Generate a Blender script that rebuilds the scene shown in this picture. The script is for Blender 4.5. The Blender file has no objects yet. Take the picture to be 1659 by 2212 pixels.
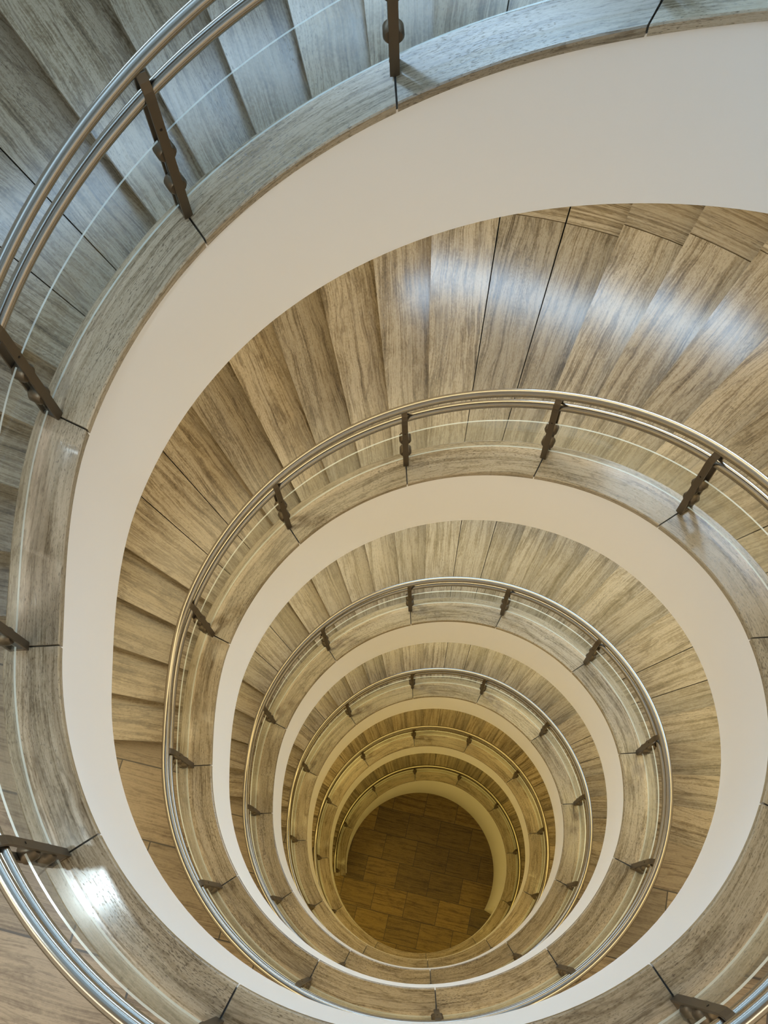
import bpy, bmesh, math, random
from mathutils import Vector

S = 1.68                      # metres per unit of well radius
C = bpy.context.scene.collection
sc = bpy.context.scene

# ------------------------------------------------------------------ camera
cam_d = bpy.data.cameras.new('camera')
cam = bpy.data.objects.new('camera', cam_d)
C.objects.link(cam)
cam.location = (-0.03358 * S, -0.76381 * S, 4.74304 * S)
cam.rotation_euler = (0.405127, 0.033365, -0.019377)
cam_d.sensor_fit = 'HORIZONTAL'
cam_d.sensor_width = 36.0
cam_d.lens = 2100.15 / 1659.0 * 36.0
cam_d.clip_start = 0.02
cam_d.clip_end = 200
sc.camera = cam

# ------------------------------------------------------------------ world, exposure
w = bpy.data.worlds.new('world'); sc.world = w; w.use_nodes = True
w.node_tree.nodes['Background'].inputs[0].default_value = (0.55, 0.75, 1.0, 1)
w.node_tree.nodes['Background'].inputs[1].default_value = 0.5
sc.view_settings.view_transform = 'Standard'
sc.view_settings.look = 'None'
sc.view_settings.gamma = 1.0
sc.view_settings.use_curve_mapping = False
sc.view_settings.exposure = 0.0
sc.cycles.max_bounces = 10
sc.cycles.diffuse_bounces = 6
sc.cycles.glossy_bounces = 4
sc.cycles.transparent_max_bounces = 16
sc.cycles.use_denoising = True
sc.cycles.caustics_reflective = False
sc.cycles.caustics_refractive = False
sc.cycles.sample_clamp_indirect = 6.0

# light settings used by the builders below
DAY = (0.50, 0.74, 1.0)
WINDOW_POWER = {2: 3.3, 1: 11.0, 0: 18.0, -1: 6.0, -2: 4.0}
WARM = {2: (1.0, 0.87, 0.68), 1: (1.0, 0.82, 0.46), 0: (1.0, 0.78, 0.36), -1: (1.0, 0.77, 0.30), -2: (1.0, 0.74, 0.24), -3: (1.0, 0.72, 0.18)}
GLOW_POWER = {1: 5.2, 0: 4.9, -1: 5.4, -2: 5.6, -3: 4.3, 2: 5.0}  # strength of the glowing bands added under the soffits

# ------------------------------------------------------------------ geometry of the spiral
A0 = 0.0264294 - math.pi / 2
STEP = math.radians(30)
def ang(n): return A0 - STEP * n          # joint number -> polar angle, the stair climbs clockwise
TAB = {-47: -9.20, -46: -9.18, -45: -9.14, -44: -8.84, -43: -8.55, -42: -8.22, -41: -7.89, -40: -7.59, -39: -7.27, -38: -6.90,
       -37: -6.56, -36: -6.50, -35: -6.50, -34: -6.52, -33: -6.55, -32: -6.25, -31: -5.95, -30: -5.64, -29: -5.35,
       -28: -5.02, -27: -4.72, -26: -4.38, -25: -4.26, -24: -4.22, -23: -4.21, -22: -4.22, -21: -4.24, -20: -3.93, -19: -3.62,
       -18: -3.31, -17: -3.00, -16: -2.73, -15: -2.43, -14: -2.20, -13: -2.12, -12: -2.07, -11: -2.05, -10: -2.05,
       -9: -2.05, -8: -1.75, -7: -1.45, -6: -1.165, -5: -0.875, -4: -0.57, -3: -0.27, -2: -0.07, -1: 0.03, 0: 0.06,
       1: 0.06, 2: 0.05, 3: 0.04, 4: 0.36, 5: 0.657, 6: 0.938, 7: 1.235, 8: 1.555, 9: 1.85, 10: 2.06, 11: 2.14,
       12: 2.14, 13: 2.14, 14: 2.14, 15: 2.17, 16: 2.474, 17: 2.765, 18: 3.04, 19: 3.33, 20: 3.65, 21: 3.95, 22: 4.17,
       23: 4.25, 24: 4.25, 25: 4.25, 26: 4.25, 27: 4.25, 28: 4.25}
_ks = sorted(TAB)
_d = {k: (TAB[k + 1] - TAB[k]) for k in _ks[:-1]}
_m = {}
for k in _ks:
    a, b = _d.get(k - 1), _d.get(k)
    if a is None: _m[k] = b
    elif b is None: _m[k] = a
    elif a * b <= 0: _m[k] = 0.0
    else: _m[k] = 2 * a * b / (a + b) if min(a, b) > 0 else 0.0
def zc(n):
    k = int(math.floor(n)); k = max(_ks[0], min(_ks[-2], k)); t = n - k
    y0, y1, m0, m1 = TAB[k], TAB[k + 1], _m[k], _m[k + 1]
    h = t * t * (3 - 2 * t)
    return y0 * (1 - h) + y1 * h + (t ** 3 - 2 * t * t + t) * m0 + (t ** 3 - t * t) * m1

CURB = 0.165                                  # height of the coping above the landings
R_IN, R_OUT = 1.0, 1.155                      # coping
R_TREAD, R_WALL = 2.49, 2.86
NOSE = [3.21, 3.47, 3.725, 3.975, 4.22, 4.47, 4.71, 4.96, 5.21, 5.45, 5.69, 5.93, 6.17, 6.415, 6.66, 6.88, 7.11, 7.35,
        7.58, 7.81, 8.04, 8.285, 8.51, 8.70, 8.935, 9.18, 9.43, 9.70]
NOSE_LOW = NOSE + [9.95, 10.19, 10.44, 10.68]
FLAT = {5, 6, 13, 14, 21, 22}
FLOOR_Z = -9.50
def landing_z(j): return FLOOR_Z if j == -4 else TAB[12 * j + 0] - CURB

def P(r, n, z):
    a = ang(n)
    return Vector((r * math.cos(a) * S, r * math.sin(a) * S, z * S))

# ------------------------------------------------------------------ materials
def new_mat(name):
    m = bpy.data.materials.new(name); m.use_nodes = True
    nt = m.node_tree
    return m, nt, nt.nodes['Principled BSDF']

def nd(nt, kind, **kw):
    n = nt.nodes.new(kind)
    for k, v in kw.items():
        if k in n.inputs.keys(): n.inputs[k].default_value = v
        else: setattr(n, k, v)
    return n

def ramp(nt, stops):
    r = nt.nodes.new('ShaderNodeValToRGB'); e = r.color_ramp.elements
    while len(e) < len(stops): e.new(0.5)
    for i, (p, c) in enumerate(stops):
        e[i].position = p; e[i].color = (*c, 1) if len(c) == 3 else c
    return r

def travertine(name, dark, mid, light, rough=0.34, along=0.9, across=15.0, pits=0.66, bricks=None, vein=0.5):
    """streaky stone: veins run along U; U and V are in metres"""
    m, nt, bs = new_mat(name)
    L = nt.links.new
    if bricks:
        tc = nd(nt, 'ShaderNodeNewGeometry'); src = tc.outputs['Position']
        rotn = nd(nt, 'ShaderNodeMapping', vector_type='POINT')
        rotn.inputs['Rotation'].default_value = (0, 0, math.radians(14.3))
        L(src, rotn.inputs['Vector']); src = rotn.outputs['Vector']
    else:
        tc = nd(nt, 'ShaderNodeUVMap'); src = tc.outputs['UV']
    warp = nd(nt, 'ShaderNodeTexNoise'); warp.inputs['Scale'].default_value = 2.2; warp.inputs['Detail'].default_value = 2
    L(src, warp.inputs['Vector'])
    sub = nd(nt, 'ShaderNodeVectorMath', operation='SUBTRACT'); sub.inputs[1].default_value = (0.5, 0.5, 0.5)
    L(warp.outputs['Color'], sub.inputs[0])
    mul = nd(nt, 'ShaderNodeVectorMath', operation='MULTIPLY'); mul.inputs[1].default_value = (0.06, 0.055, 0.0)
    L(sub.outputs[0], mul.inputs[0])
    add = nd(nt, 'ShaderNodeVectorMath', operation='ADD'); L(src, add.inputs[0]); L(mul.outputs[0], add.inputs[1])
    vec = add.outputs[0]
    brick = None
    if bricks:
        bw, bh, ox, oy = bricks
        mp = nd(nt, 'ShaderNodeMapping'); mp.inputs['Location'].default_value = (ox, oy, 0)
        L(src, mp.inputs['Vector'])
        brick = nd(nt, 'ShaderNodeTexBrick')
        brick.offset = 0.58; brick.offset_frequency = 2; brick.squash = 1.0
        for k, v in (('Scale', 1.0), ('Mortar Size', 0.005), ('Mortar Smooth', 0.0), ('Bias', 0.0), ('Brick Width', bw), ('Row Height', bh)):
            brick.inputs[k].default_value = v
        brick.inputs['Color1'].default_value = (0, 0, 0, 1); brick.inputs['Color2'].default_value = (1, 1, 1, 1)
        brick.inputs['Mortar'].default_value = (0, 0, 0, 1)
        L(mp.outputs[0], brick.inputs['Vector'])
        # shift the veins from slab to slab
        off = nd(nt, 'ShaderNodeVectorMath', operation='MULTIPLY'); off.inputs[1].default_value = (7.0, 13.0, 3.0)
        L(brick.outputs['Color'], off.inputs[0])
        ad2 = nd(nt, 'ShaderNodeVectorMath', operation='ADD'); L(vec, ad2.inputs[0]); L(off.outputs[0], ad2.inputs[1])
        vec = ad2.outputs[0]
    def streak(su, sv, detail, rough_n=0.6, dist=0.0):
        mp = nd(nt, 'ShaderNodeMapping'); mp.inputs['Scale'].default_value = (su, sv, 1)
        L(vec, mp.inputs['Vector'])
        t = nd(nt, 'ShaderNodeTexNoise'); t.inputs['Scale'].default_value = 1.0
        t.inputs['Detail'].default_value = detail; t.inputs['Roughness'].default_value = rough_n
        t.inputs['Distortion'].default_value = dist
        L(mp.outputs[0], t.inputs['Vector']); return t.outputs['Fac']
    broad = streak(along * 0.7, across * 1.3, 6, 0.62, 0.35)
    fine = streak(along * 1.1, across * 7.5, 4, 0.7)
    cloud = streak(5.0, 8.0, 5, 0.65, 0.6)
    grain = streak(38.0, 75.0, 3, 0.7)
    mx = nd(nt, 'ShaderNodeMath', operation='MULTIPLY_ADD'); mx.inputs[1].default_value = 0.38; mx.inputs[2].default_value = 0.0
    L(broad, mx.inputs[0])
    mx2 = nd(nt, 'ShaderNodeMath', operation='MULTIPLY_ADD'); mx2.inputs[1].default_value = 0.30
    L(fine, mx2.inputs[0]); L(mx.outputs[0], mx2.inputs[2])
    mx3 = nd(nt, 'ShaderNodeMath', operation='MULTIPLY_ADD'); mx3.inputs[1].default_value = 0.16
    L(cloud, mx3.inputs[0]); L(mx2.outputs[0], mx3.inputs[2])
    mx4 = nd(nt, 'ShaderNodeMath', operation='MULTIPLY_ADD'); mx4.inputs[1].default_value = 0.16
    L(grain, mx4.inputs[0]); L(mx3.outputs[0], mx4.inputs[2])
    cr = ramp(nt, [(0.395, dark), (0.465, mid), (0.53, light), (0.58, mid), (0.63, light)])
    L(mx4.outputs[0], cr.inputs[0])
    col = cr.outputs['Color']
    # a few thin wavy contour veins
    vn = streak(along * 0.8, across * 0.55, 4, 0.55, 0.5)
    vr = ramp(nt, [(0.455, (0, 0, 0)), (0.492, (1, 1, 1)), (0.505, (0.2, 0.2, 0.2)), (0.56, (0, 0, 0))])
    L(vn, vr.inputs[0])
    vf = nd(nt, 'ShaderNodeMath', operation='MULTIPLY'); vf.inputs[1].default_value = vein; L(vr.outputs['Color'], vf.inputs[0])
    vm_ = nd(nt, 'ShaderNodeMix', data_type='RGBA'); vm_.inputs[7].default_value = (dark[0] * 0.8, dark[1] * 0.72, dark[2] * 0.6, 1)
    L(vf.outputs[0], vm_.inputs[0]); L(col, vm_.inputs[6]); col = vm_.outputs[2]
    # elongated open pores
    pit = streak(along * 34, across * 11, 3, 0.6)
    area = streak(1.3, 5.0, 2, 0.5)
    pa = nd(nt, 'ShaderNodeMath', operation='MULTIPLY_ADD'); pa.inputs[1].default_value = 0.35
    L(area, pa.inputs[0]); L(pit, pa.inputs[2])
    pr = ramp(nt, [(pits + 0.17, (0, 0, 0)), (pits + 0.215, (1, 1, 1))])
    L(pa.outputs[0], pr.inputs[0])
    mxc = nd(nt, 'ShaderNodeMix', data_type='RGBA'); mxc.inputs[7].default_value = (dark[0] * 0.45, dark[1] * 0.42, dark[2] * 0.38, 1)
    fac = nd(nt, 'ShaderNodeMath', operation='MULTIPLY'); fac.inputs[1].default_value = 0.65
    L(pr.outputs['Color'], fac.inputs[0]); L(fac.outputs[0], mxc.inputs[0]); L(col, mxc.inputs[6])
    col = mxc.outputs[2]
    if brick is not None:
        # each slab a little lighter or darker, dark joints
        var = nd(nt, 'ShaderNodeMapRange'); var.inputs[3].default_value = 0.66; var.inputs[4].default_value = 1.25
        sepc = nd(nt, 'ShaderNodeSeparateColor'); L(brick.outputs['Color'], sepc.inputs[0]); L(sepc.outputs[0], var.inputs[0])
        vm = nd(nt, 'ShaderNodeVectorMath', operation='SCALE'); L(col, vm.inputs[0]); L(var.outputs[0], vm.inputs['Scale'])
        mj = nd(nt, 'ShaderNodeMix', data_type='RGBA'); mj.inputs[7].default_value = (0.025, 0.018, 0.012, 1)
        L(brick.outputs['Fac'], mj.inputs[0]); L(vm.outputs[0], mj.inputs[6]); col = mj.outputs[2]
    oi = nd(nt, 'ShaderNodeObjectInfo')
    tone = nd(nt, 'ShaderNodeMapRange'); tone.inputs[3].default_value = 0.80; tone.inputs[4].default_value = 1.16
    L(oi.outputs['Random'], tone.inputs[0])
    tv = nd(nt, 'ShaderNodeVectorMath', operation='SCALE'); L(col, tv.inputs[0]); L(tone.outputs[0], tv.inputs['Scale'])
    L(tv.outputs[0], bs.inputs['Base Color'])
    bs.inputs['Specular IOR Level'].default_value = 0.5
    rr = nd(nt, 'ShaderNodeMapRange'); rr.inputs[3].default_value = rough - 0.07; rr.inputs[4].default_value = rough + 0.10
    L(fine, rr.inputs[0]); L(rr.outputs[0], bs.inputs['Roughness'])
    bp = nd(nt, 'ShaderNodeBump'); bp.inputs['Strength'].default_value = 0.12; bp.inputs['Distance'].default_value = 0.004
    inv = nd(nt, 'ShaderNodeMath', operation='SUBTRACT'); inv.inputs[0].default_value = 1.0
    L(pr.outputs['Color'], inv.inputs[1]); L(inv.outputs[0], bp.inputs['Height'])
    L(bp.outputs[0], bs.inputs['Normal'])
    return m

TD, TM, TL = (0.052, 0.035, 0.016), (0.155, 0.116, 0.067), (0.27, 0.218, 0.148)
MAT_TREAD = travertine('travertine_tread', TD, TM, TL, rough=0.20, pits=0.64)
MAT_COPING = travertine('travertine_coping', (0.105, 0.078, 0.045), (0.255, 0.205, 0.135), (0.37, 0.308, 0.222), rough=0.17, along=1.3, across=17.0, pits=0.60)
MAT_TILE = travertine('travertine_tile', (0.075, 0.048, 0.024), (0.150, 0.110, 0.066), (0.215, 0.165, 0.106), rough=0.36, along=1.2, across=20.0, pits=0.70,
                      bricks=(0.445 * S, 0.336 * S, 0.286 * S, -0.006 * S))
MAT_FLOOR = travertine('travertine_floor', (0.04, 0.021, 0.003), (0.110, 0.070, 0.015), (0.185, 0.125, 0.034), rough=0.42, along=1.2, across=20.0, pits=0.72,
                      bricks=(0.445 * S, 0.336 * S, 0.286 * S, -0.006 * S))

def plain(name, col, rough=0.6, metal=0.0, bump=None, spec=0.5):
    m, nt, bs = new_mat(name)
    bs.inputs['Base Color'].default_value = (*col, 1); bs.inputs['Roughness'].default_value = rough
    bs.inputs['Metallic'].default_value = metal; bs.inputs['Specular IOR Level'].default_value = spec
    if bump:
        t = nd(nt, 'ShaderNodeTexNoise'); t.inputs['Scale'].default_value = bump[0]; t.inputs['Detail'].default_value = 4
        tc = nd(nt, 'ShaderNodeNewGeometry'); nt.links.new(tc.outputs['Position'], t.inputs['Vector'])
        b = nd(nt, 'ShaderNodeBump'); b.inputs['Strength'].default_value = bump[1]; b.inputs['Distance'].default_value = 0.01
        nt.links.new(t.outputs['Fac'], b.inputs['Height']); nt.links.new(b.outputs[0], bs.inputs['Normal'])
    return m
MAT_PLASTER = plain('white_plaster', (0.80, 0.78, 0.75), 0.75, bump=(3.0, 0.05), spec=0.2)
MAT_WALL = plain('wall_plaster', (0.62, 0.55, 0.45), 0.8, bump=(20.0, 0.05))
MAT_STEEL = plain('brushed_steel', (0.34, 0.315, 0.275), 0.22, 1.0)
MAT_BRONZE = plain('dark_bronze', (0.115, 0.088, 0.058), 0.42, 0.75)
MAT_SCREW = plain('dark_screw', (0.03, 0.025, 0.02), 0.4, 0.8)
MAT_FRAME = plain('window_frame', (0.12, 0.12, 0.12), 0.5)

def glass_mat():
    m = bpy.data.materials.new('clear_glass'); m.use_nodes = True; nt = m.node_tree; nt.nodes.clear()
    out = nd(nt, 'ShaderNodeOutputMaterial'); tr = nd(nt, 'ShaderNodeBsdfTransparent'); tr.inputs[0].default_value = (0.975, 0.985, 0.98, 1)
    gl = nd(nt, 'ShaderNodeBsdfGlossy'); gl.inputs['Roughness'].default_value = 0.04; gl.inputs[0].default_value = (0.9, 0.95, 0.95, 1)
    lw = nd(nt, 'ShaderNodeLayerWeight'); lw.inputs['Blend'].default_value = 0.5
    pw = nd(nt, 'ShaderNodeMath', operation='POWER'); pw.inputs[1].default_value = 4.0
    fr = nd(nt, 'ShaderNodeMath', operation='MULTIPLY_ADD'); fr.inputs[1].default_value = 0.6; fr.inputs[2].default_value = 0.035
    nt.links.new(lw.outputs['Facing'], pw.inputs[0]); nt.links.new(pw.outputs[0], fr.inputs[0])
    mx = nd(nt, 'ShaderNodeMixShader')
    nt.links.new(fr.outputs[0], mx.inputs[0]); nt.links.new(tr.outputs[0], mx.inputs[1]); nt.links.new(gl.outputs[0], mx.inputs[2])
    nt.links.new(mx.outputs[0], out.inputs[0]); return m
MAT_GLASS = glass_mat()
def edge_mat():
    m = bpy.data.materials.new('polished_glass_edge'); m.use_nodes = True; nt = m.node_tree; nt.nodes.clear()
    out = nd(nt, 'ShaderNodeOutputMaterial'); tr = nd(nt, 'ShaderNodeBsdfTransparent')
    bs = nd(nt, 'ShaderNodeBsdfPrincipled'); bs.inputs['Base Color'].default_value = (0.80, 0.88, 0.84, 1); bs.inputs['Roughness'].default_value = 0.2
    mx = nd(nt, 'ShaderNodeMixShader'); mx.inputs[0].default_value = 0.5
    nt.links.new(tr.outputs[0], mx.inputs[1]); nt.links.new(bs.outputs[0], mx.inputs[2]); nt.links.new(mx.outputs[0], out.inputs[0]); return m
MAT_EDGE = edge_mat()
def emit(name, col, power):
    m = bpy.data.materials.new(name); m.use_nodes = True; nt = m.node_tree; nt.nodes.clear()
    out = nd(nt, 'ShaderNodeOutputMaterial'); e = nd(nt, 'ShaderNodeEmission'); e.inputs[0].default_value = (*col, 1); e.inputs[1].default_value = power
    nt.links.new(e.outputs[0], out.inputs[0]); return m

# ------------------------------------------------------------------ helpers
def link(name, bm, mats, parent=None, smooth=False):
    me = bpy.data.meshes.new(name)
    bmesh.ops.recalc_face_normals(bm, faces=bm.faces)
    bm.to_mesh(me); bm.free()
    for m in (mats if isinstance(mats, (list, tuple)) else [mats]): me.materials.append(m)
    if smooth:
        for p in me.polygons: p.use_smooth = True
    o = bpy.data.objects.new(name, me); C.objects.link(o)
    if parent: o.parent = parent
    return o

def sharp(o, deg=40):
    me = o.data
    for p in me.polygons: p.use_smooth = True
    me.set_sharp_from_angle(angle=math.radians(deg))

def thing(name, label, cat, group=None):
    o = bpy.data.objects.new(name, None); C.objects.link(o)
    o['label'] = label; o['category'] = cat
    if group: o['group'] = group
    o.empty_display_size = 0.2
    return o

def sweep(bm, n0, n1, count, section, uv=None, mat_of=None):
    """closed section [(r, z offset or function of n)] carried from joint n0 to n1; returns bm"""
    rings = []
    ns = [n0 + (n1 - n0) * i / count for i in range(count + 1)]
    for n in ns:
        rings.append([bm.verts.new(P(r, n, z(n))) for r, z in section])
    lay = bm.loops.layers.uv.verify()
    m = len(section)
    def face(vs, uvs, mi=0):
        f = bm.faces.new(vs); f.material_index = mi
        for l, q in zip(f.loops, uvs): l[lay].uv = q
        return f
    uo, vo, mode = uv if uv else (0, 0, 'arc')
    def uvp(i, s):
        if mode == 'rad':                        # straight grain, parallel to the middle of the slab
            dl = (ns[i] - 0.5 * (n0 + n1)) * STEP
            return (section[s][0] * S * math.cos(dl) + uo, section[s][0] * S * math.sin(dl) + vo)
        arc = (ns[i] - 0.5 * (n0 + n1)) * STEP * section[s][0] * S if mode == 'rad' else (ns[i] - n0) * STEP * 1.08 * S
        per = section[s][0] * S
        zz = section[s][1](ns[i]) * S
        if mode == 'arc': return (arc + uo, per + vo + (zz * 0 if True else 0))
        return (per + uo, arc + vo)
    for i in range(count):
        for s in range(m):
            t = (s + 1) % m
            a, b = uvp(i, s), uvp(i + 1, s); c, d = uvp(i + 1, t), uvp(i, t)
            if abs(section[s][0] - section[t][0]) < 1e-4:      # vertical faces: spread the texture down the height
                dz = (section[t][1](ns[i]) - section[s][1](ns[i])) * S
                if mode == 'arc': c = (c[0], c[1] + dz); d = (d[0], d[1] + dz)
                else: c = (c[0], c[1] + dz); d = (d[0], d[1] + dz)
            face([rings[i][s], rings[i + 1][s], rings[i + 1][t], rings[i][t]], [a, b, c, d], mat_of(s) if mat_of else 0)
    for i, order in ((0, range(m)), (count, reversed(range(m)))):
        order = list(order)
        zs0 = section[0][1](ns[i])
        face([rings[i][s] for s in order], [((section[s][0]) * S + uo, (section[s][1](ns[i]) - zs0) * S + vo) for s in order])
    return bm

def tube(bm, n0, n1, count, R, h, rad, seg=24, cap=True):
    rings = []
    for i in range(count + 1):
        n = n0 + (n1 - n0) * i / count
        p = P(R, n, zc(n) + h); q = P(R, n + 0.02, zc(n + 0.02) + h)
        t = (q - p).normalized(); out = Vector((p.x, p.y, 0)).normalized()
        side = t.cross(out).normalized(); out2 = side.cross(t).normalized()
        rings.append([bm.verts.new(p + (out2 * math.cos(a) + side * math.sin(a)) * rad * S) for a in [2 * math.pi * k / seg for k in range(seg)]])
    for i in range(count):
        for k in range(seg):
            bm.faces.new([rings[i][k], rings[i][(k + 1) % seg], rings[i + 1][(k + 1) % seg], rings[i + 1][k]])
    if cap:
        bm.faces.new(rings[0]); bm.faces.new(list(reversed(rings[-1])))
    return bm

# ------------------------------------------------------------------ room shell
def struct(o):
    o['kind'] = 'structure'; return o

bm = bmesh.new()
N = 96
top = 6.9
def ringv(r, z): return [bm.verts.new((r * math.cos(2 * math.pi * k / N) * S, r * math.sin(2 * math.pi * k / N) * S, z * S)) for k in range(N)]
a, b, c_, d_ = ringv(R_WALL, FLOOR_Z - 0.1), ringv(R_WALL, top), ringv(R_WALL + 0.12, top), ringv(R_WALL + 0.12, FLOOR_Z - 0.1)
for q in ((a, b), (b, c_), (c_, d_), (d_, a)):
    for k in range(N):
        bm.faces.new([q[0][k], q[0][(k + 1) % N], q[1][(k + 1) % N], q[1][k]])
struct(link('wall_outer', bm, MAT_WALL, smooth=True))

bm = bmesh.new()
lo = [bm.verts.new((R_WALL * math.cos(2 * math.pi * k / N) * S, R_WALL * math.sin(2 * math.pi * k / N) * S, (FLOOR_Z - 0.1) * S)) for k in range(N)]
hi = [bm.verts.new((v.co.x, v.co.y, FLOOR_Z * S)) for v in lo]
bm.faces.new(hi); bm.faces.new(list(reversed(lo)))
for k in range(N): bm.faces.new([lo[k], lo[(k + 1) % N], hi[(k + 1) % N], hi[k]])
struct(link('floor', bm, MAT_FLOOR))

bm = bmesh.new()
lo = [bm.verts.new(((R_WALL + 0.12) * math.cos(2 * math.pi * k / N) * S, (R_WALL + 0.12) * math.sin(2 * math.pi * k / N) * S, (top + 0.001) * S)) for k in range(N)]
hi = [bm.verts.new((v.co.x, v.co.y, (top + 0.1) * S)) for v in lo]
bm.faces.new(hi); bm.faces.new(list(reversed(lo)))
for k in range(N): bm.faces.new([lo[k], lo[(k + 1) % N], hi[(k + 1) % N], hi[k]])
struct(link('ceiling', bm, MAT_PLASTER))

# tall curved windows in the outer wall beside the upper flights
wi = 1
for j, n0, n1 in ((2, 2.0, 9.0), (1, 4.6, 8.6), (0, 6.05, 7.45), (-1, 5.2, 8.4), (-2, 5.2, 8.4)):
    bm = bmesh.new()
    zt = [(lambda n: zc(min(n, 27)) + 1.12), (lambda n: zc(min(n, 27)) + 0.76)]
    if j < 0: zt = [(lambda n: zc(n) + 1.28), (lambda n: zc(n) + 0.40)]
    if j == 2: zt = [(lambda n: 6.5), (lambda n: 5.1)]
    a = 12 * j + n0; b = 12 * j + n1
    sweep(bm, a, b, 24, [(R_WALL - 0.004, zt[0]), (R_WALL - 0.004, zt[1]), (R_WALL - 0.012, zt[1]), (R_WALL - 0.012, zt[0])])
    pane = struct(link('window_%d' % wi, bm, emit('window_daylight_%d' % wi, DAY, WINDOW_POWER[j])))
    bm = bmesh.new()
    for f in (0, 1):
        z_ = zt[f]
        sweep(bm, a, b, 24, [(R_WALL - 0.002, lambda n: z_(n) + 0.02), (R_WALL - 0.002, lambda n: z_(n) - 0.02), (R_WALL - 0.03, lambda n: z_(n) - 0.02), (R_WALL - 0.03, lambda n: z_(n) + 0.02)])
    link('window_frame', bm, MAT_FRAME, pane)
    wi += 1

# ------------------------------------------------------------------ staircases, one per storey
STAIR = {
    1: ('uppermost turn of the stone spiral staircase, bluish grey treads at upper left', 'staircase'),
    0: ('second turn of the spiral staircase from the top, broad brown treads with pale glossy patches', 'staircase'),
    -1: ('third turn of the spiral staircase from the top, greyish treads framed by a cream fascia', 'staircase'),
    -2: ('fourth turn of the spiral staircase from the top, narrow band of small brown treads', 'staircase'),
    -3: ('fifth turn of the spiral staircase from the top, thin golden treads near the well bottom', 'staircase'),
    -4: ('lowest turn of the spiral staircase, rising off the dark tiled floor', 'staircase'),
    2: ('travertine landing of the top storey, above the uppermost turn', 'staircase'),
}
GR = 'turns of the stone spiral staircase'
rng = random.Random(4)
for j in (1, 0, -1, -2, -3, -4, 2):
    base = 12 * j
    root = thing('spiral_staircase', STAIR[j][0], STAIR[j][1], GR)
    nose = NOSE_LOW if j == -4 else NOSE
    z0 = landing_z(j)
    z1 = landing_z(j + 1) if j < 2 else None
    n_end = base + 12 - 2.3 if j != -4 else base + 12 - (12 - nose[-1])
    # treads
    if j < 2:
        count = len(nose)
        risers = count - len(FLAT)
        rise = (z1 - z0) / risers
        lvl = 0
        for k in range(count - 1):
            if k not in FLAT: lvl += 1
            zt = z0 + rise * lvl
            na, nb = base + nose[k], base + nose[k + 1]
            flat_next = (k + 1) in FLAT; flat_here = k in FLAT
            g0 = 0.0025 if flat_here else 0.0
            g1 = 0.0025 if flat_next else -0.012
            # the slab: front edge overhangs by the nosing, the back runs under the next tread
            uo, vo = rng.uniform(0, 40), rng.uniform(0, 40)
            bm = bmesh.new()
            top_f = lambda n, z=zt: z
            bot_f = lambda n, z=zt: z - 0.020
            dn = 0.0 if flat_here else 0.013
            sweep(bm, na + g0 - dn, nb - g1, 3, [(R_OUT - 0.004, top_f), (R_TREAD, top_f), (R_TREAD, bot_f), (R_OUT - 0.004, bot_f)], uv=(uo, vo, 'rad'))
            # riser block under the slab
            rb = lambda n, z=zt, r=rise: z - 0.0201 - r
            rt = lambda n, z=zt: z - 0.0199
            sweep(bm, na + g0 + 0.012, nb - (g1 if flat_next else 0.0), 3, [(R_OUT - 0.003, rt), (R_TREAD, rt), (R_TREAD, rb), (R_OUT - 0.003, rb)], uv=(uo + 3, vo + 5, 'rad'))
            t = link('tread', bm, MAT_TREAD, root)
            # border stone between tread and outer wall
            if j in (0, 1):
                bm = bmesh.new()
                sweep(bm, na + g0 - dn, nb - g1, 3, [(R_TREAD + 0.006, top_f), (R_WALL, top_f), (R_WALL, rb), (R_TREAD + 0.006, rb)],
                      uv=(rng.uniform(0, 40), rng.uniform(0, 40), 'arc'))
                link('border_stone', bm, MAT_TREAD, root)
    # landing
    if j > -4:
        la = base - 2.3 if j > -3 else -37.32
        bm = bmesh.new()
        sweep(bm, la - 0.006, base + NOSE[0] + 0.012, 40, [(R_OUT - 0.004, lambda n: z0), (R_WALL, lambda n: z0),
              (R_WALL, lambda n: z0 - 0.12), (R_OUT - 0.004, lambda n: z0 - 0.12)])
        link('landing', bm, MAT_TILE, root)
    f0, f1 = (base - 2, base + 10) if j > -4 else (-45.02, -38)
    if j == 2: f1 = 27.0
    # plaster fascia round the well and the plaster soffit behind it
    bm = bmesh.new()
    if j > -4:
        low = lambda n: zc(n) - 0.53
        sweep(bm, f0, f1, 144, [(1.010, lambda n: zc(n) - 0.0265), (1.140, lambda n: zc(n) - 0.0265), (1.140, low), (1.010, low)])
    else:
        sweep(bm, f0, -37.86, 90, [(1.010, lambda n: zc(n) - 0.0265 if n < -38 else zc(n) - 0.531), (1.140, lambda n: zc(n) - 0.0265 if n < -38 else zc(n) - 0.531),
              (1.140, lambda n: FLOOR_Z), (1.010, lambda n: FLOOR_Z)])
    o = link('fascia', bm, MAT_PLASTER, root); sharp(o)
    if j > -4:
        bm = bmesh.new()
        sweep(bm, f0, f1, 90, [(1.141, lambda n: zc(n) - 0.43), (R_WALL, lambda n: zc(n) - 0.43), (R_WALL, lambda n: zc(n) - 0.50), (1.141, lambda n: zc(n) - 0.50)])
        o = link('soffit', bm, MAT_PLASTER, root); sharp(o)
        # unseen glowing band, added under the soffit to warm the turn below
        bm = bmesh.new()
        sweep(bm, f0 + 0.02, f1 - 0.02, 60, [(1.90, lambda n: zc(n) - 0.4995), (2.45, lambda n: zc(n) - 0.4995), (2.45, lambda n: zc(n) - 0.504), (1.90, lambda n: zc(n) - 0.504)])
        o = link('added_glow_band', bm, emit('added_warm_glow', WARM[j], GLOW_POWER[j]), root)
    # coping stones
    ns = [n for n in range(int(math.ceil(f0)), int(math.floor(f1)))]
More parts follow.
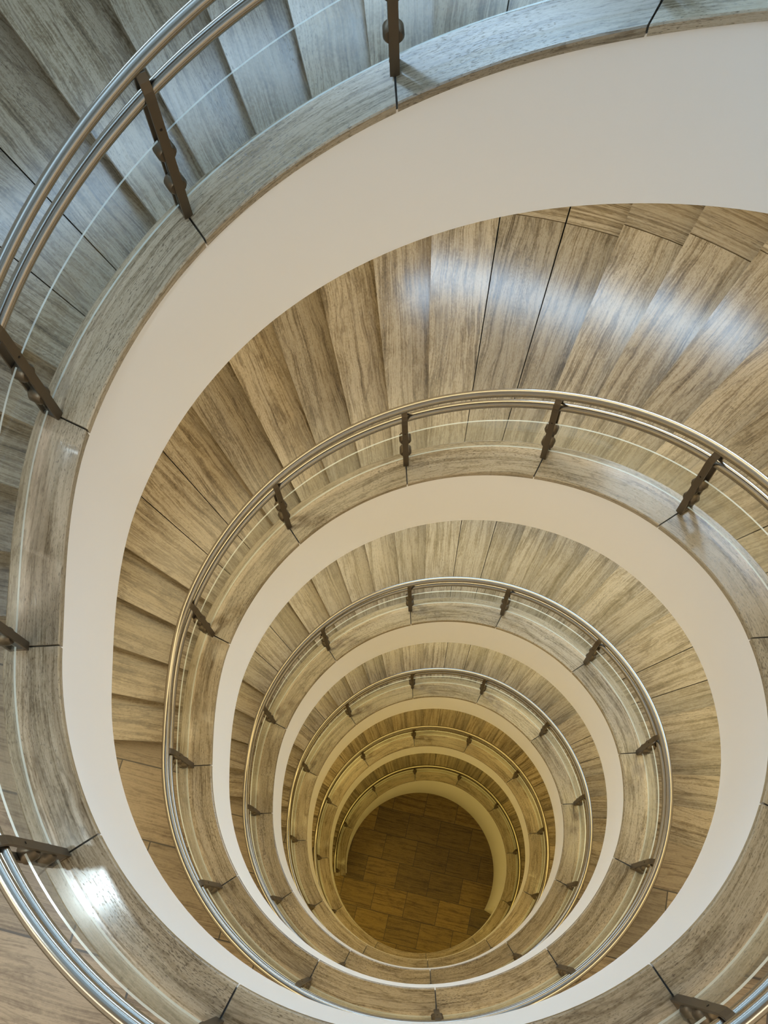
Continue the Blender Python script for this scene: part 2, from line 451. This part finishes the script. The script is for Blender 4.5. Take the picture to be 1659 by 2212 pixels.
    if j == -4: ns = [-45] + ns[1:] if ns[0] == -45 else [-45] + ns
    for n in ns:
        a0 = n + 0.0045 if not (j == -4 and n == -45) else -45.10
        a1 = n + 1 - 0.0045
        bm = bmesh.new()
        sweep(bm, a0, a1, 16, [(R_IN + 0.004, lambda n: zc(n)), (R_OUT - 0.004, lambda n: zc(n)), (R_OUT, lambda n: zc(n) - 0.004), (R_OUT, lambda n: zc(n) - 0.027),
                               (R_IN, lambda n: zc(n) - 0.027), (R_IN, lambda n: zc(n) - 0.004)],
              uv=(rng.uniform(0, 60), rng.uniform(0, 60), 'arc'))
        o = link('coping_stone', bm, MAT_COPING, root); sharp(o)

# ------------------------------------------------------------------ balustrades, one per storey
R_RU, H_RU, R_RL, H_RL, RAD = 1.107, 0.467, 1.110, 0.384, 0.0165
R_G, G_LO, G_HI, G_T = 1.106, 0.040, 0.258, 0.0027

def bar(bm, pts, half_w, thick):
    """flat bar following [(r, z)] in the local x-z plane (metres, radial from the post foot)"""
    n = len(pts); off = []
    for i in range(n):
        a = Vector(pts[max(i - 1, 0)]); b = Vector(pts[min(i + 1, n - 1)]); t = (b - a).normalized()
        off.append(Vector((t.y, -t.x)) * thick)
    rings = []
    for i in range(n):
        p = Vector(pts[i]); q = p + off[i]
        rings.append([bm.verts.new((p.x, -half_w, p.y)), bm.verts.new((p.x, half_w, p.y)), bm.verts.new((q.x, half_w, q.y)), bm.verts.new((q.x, -half_w, q.y))])
    for i in range(n - 1):
        for k in range(4):
            bm.faces.new([rings[i][k], rings[i][(k + 1) % 4], rings[i + 1][(k + 1) % 4], rings[i + 1][k]])
    bm.faces.new(rings[0]); bm.faces.new(list(reversed(rings[-1])))

def disc(bm, x0, x1, z, rad, seg=20, y=0.0):
    rings = []
    for x, r in ((x0, rad * 0.82), (x0 + (x1 - x0) * 0.15, rad), (x1 - (x1 - x0) * 0.15, rad), (x1, rad * 0.82)):
        rings.append([bm.verts.new((x, y + r * math.cos(2 * math.pi * k / seg), z + r * math.sin(2 * math.pi * k / seg))) for k in range(seg)])
    for i in range(3):
        for k in range(seg): bm.faces.new([rings[i][k], rings[i][(k + 1) % seg], rings[i + 1][(k + 1) % seg], rings[i + 1][k]])
    bm.faces.new(rings[0]); bm.faces.new(list(reversed(rings[-1])))

RX = 1.106                     # local origin of a post lies under the glass line
def X(r): return (r - RX) * S
def bev(o, w_=0.0012):
    m = o.modifiers.new('bevel', 'BEVEL'); m.width = w_; m.segments = 2; m.limit_method = 'ANGLE'; m.angle_limit = math.radians(35)

def make_post():
    HW = 0.0118 * S; TH = 0.0075 * S
    bm = bmesh.new()
    bar(bm, [(X(1.083), 0.001 * S), (X(1.083), 0.380 * S), (X(1.085), 0.405 * S), (X(1.092), 0.428 * S), (X(1.102), 0.446 * S)], HW, TH)
    post = link('post', bm, MAT_BRONZE); bev(post)
    bm = bmesh.new()
    bar(bm, [(X(1.137), 0.001 * S), (X(1.137), 0.380 * S), (X(1.135), 0.405 * S), (X(1.126), 0.428 * S), (X(1.112), 0.446 * S)], HW, -TH)
    back = link('back_bar', bm, MAT_BRONZE, post); bev(back)
    bm = bmesh.new()
    bar(bm, [(X(1.0905), 0.012 * S), (X(1.1295), 0.012 * S)], HW * 0.9, 0.011 * S)
    foot = link('foot_plate', bm, MAT_BRONZE, post); bev(foot)
    for z in (0.105, 0.215):
        bm = bmesh.new(); disc(bm, X(1.0905), X(1.1295), z * S, 0.0250 * S)
        d = link('clamp_disc', bm, MAT_BRONZE, post); sharp(d)
    bm = bmesh.new(); disc(bm, X(1.0815), X(1.0832), 0.300 * S, 0.0035 * S, 10)
    link('screw', bm, MAT_SCREW, post)
    return post

post0 = make_post()
used = [False]
def place_post(n, parent):
    a = ang(n)
    if not used[0]:
        used[0] = True; r = post0
    else:
        r = post0.copy(); C.objects.link(r)
        for ch in list(post0.children):
            c = ch.copy(); C.objects.link(c); c.parent = r
    r.parent = parent
    r.location = (RX * math.cos(a) * S, RX * math.sin(a) * S, zc(n) * S)
    r.rotation_euler = (0, 0, a)

BAL = {
    1: 'glass and steel balustrade with two bright tubes crossing the upper left corner',
    0: 'glass and steel balustrade on the second turn from the top, arching across the middle',
    -1: 'glass and steel balustrade on the third turn from the top, first full ring of rail',
    -2: 'glass and steel balustrade on the fourth turn from the top, thin ring of tube',
    -3: 'glass and steel balustrade on the fifth turn from the top, thin golden ring of tube',
    -4: 'glass and steel balustrade on the lowest turn, ending at a post beside the tiled floor',
}
for j in (1, 0, -1, -2, -3, -4):
    base = 12 * j
    root = thing('balustrade', BAL[j], 'balustrade', 'balustrades round the stair well')
    f0, f1 = (base - 2, base + 10) if j > -4 else (-45.06, -38)
    posts = list(range(base - 2, base + 10)) if j > -4 else [-45] + list(range(-44, -38))
    for n in posts: place_post(n, root)
    cnt = int((f1 - f0) * 24)
    bm = bmesh.new(); tube(bm, f0, f1, cnt, R_RU, H_RU, RAD)
    o = link('handrail', bm, MAT_STEEL, root); sharp(o)
    bm = bmesh.new(); tube(bm, f0, f1, cnt, R_RL, H_RL, RAD)
    o = link('lower_rail', bm, MAT_STEEL, root); sharp(o)
    for n in posts:
        bm = bmesh.new()
        mo = lambda s: 1 if s in (0, 2) else 0
        sweep(bm, n + 0.018, n + 1 - 0.018, 14, [(R_G - G_T, lambda n: zc(n) + G_HI), (R_G + G_T, lambda n: zc(n) + G_HI),
                                               (R_G + G_T, lambda n: zc(n) + G_LO), (R_G - G_T, lambda n: zc(n) + G_LO)], mat_of=mo)
        o = link('glass_panel', bm, [MAT_GLASS, MAT_EDGE], root); sharp(o)

# ------------------------------------------------------------------ recessed lamps in the soffits
def lamp(n, r, z, power, col, size=0.16, aim=None):
    p = P(r, n, z)
    bm = bmesh.new()
    seg = 24
    rr = [(size, -0.004), (size + 0.02, -0.004), (size + 0.02, 0.002), (size, 0.002)]
    rings = [[bm.verts.new((q * math.cos(2 * math.pi * k / seg), q * math.sin(2 * math.pi * k / seg), zz)) for k in range(seg)] for q, zz in rr]
    for s in range(4):
        for k in range(seg): bm.faces.new([rings[s][k], rings[s][(k + 1) % seg], rings[(s + 1) % 4][(k + 1) % seg], rings[(s + 1) % 4][k]])
    o = link('ceiling_lamp', bm, MAT_STEEL); o.location = p
    o['label'] = 'round recessed downlight in the plaster soffit over the stairs'; o['category'] = 'lamp'; o['group'] = 'recessed downlights over the stairs'
    ld = bpy.data.lights.new('lamp_light', 'AREA'); ld.shape = 'DISK'; ld.size = size * 2; ld.energy = power; ld.color = col
    l = bpy.data.objects.new('lamp_light', ld); C.objects.link(l); l.parent = o; l.location = (0, 0, -0.008)

lamp(12 + 2.25, 1.46, 4.25 - 0.503, 30.0, (0.75, 0.92, 1.0), size=0.05)

# stand every staircase and balustrade root at its own landing level
for o in [x for x in C.objects if x.parent is None and x.type == 'EMPTY']:
    zs = [c.bound_box[0][2] + c.location.z for c in o.children]
    zb = min(zs); o.location.z = zb
    for c in o.children: c.location.z -= zb
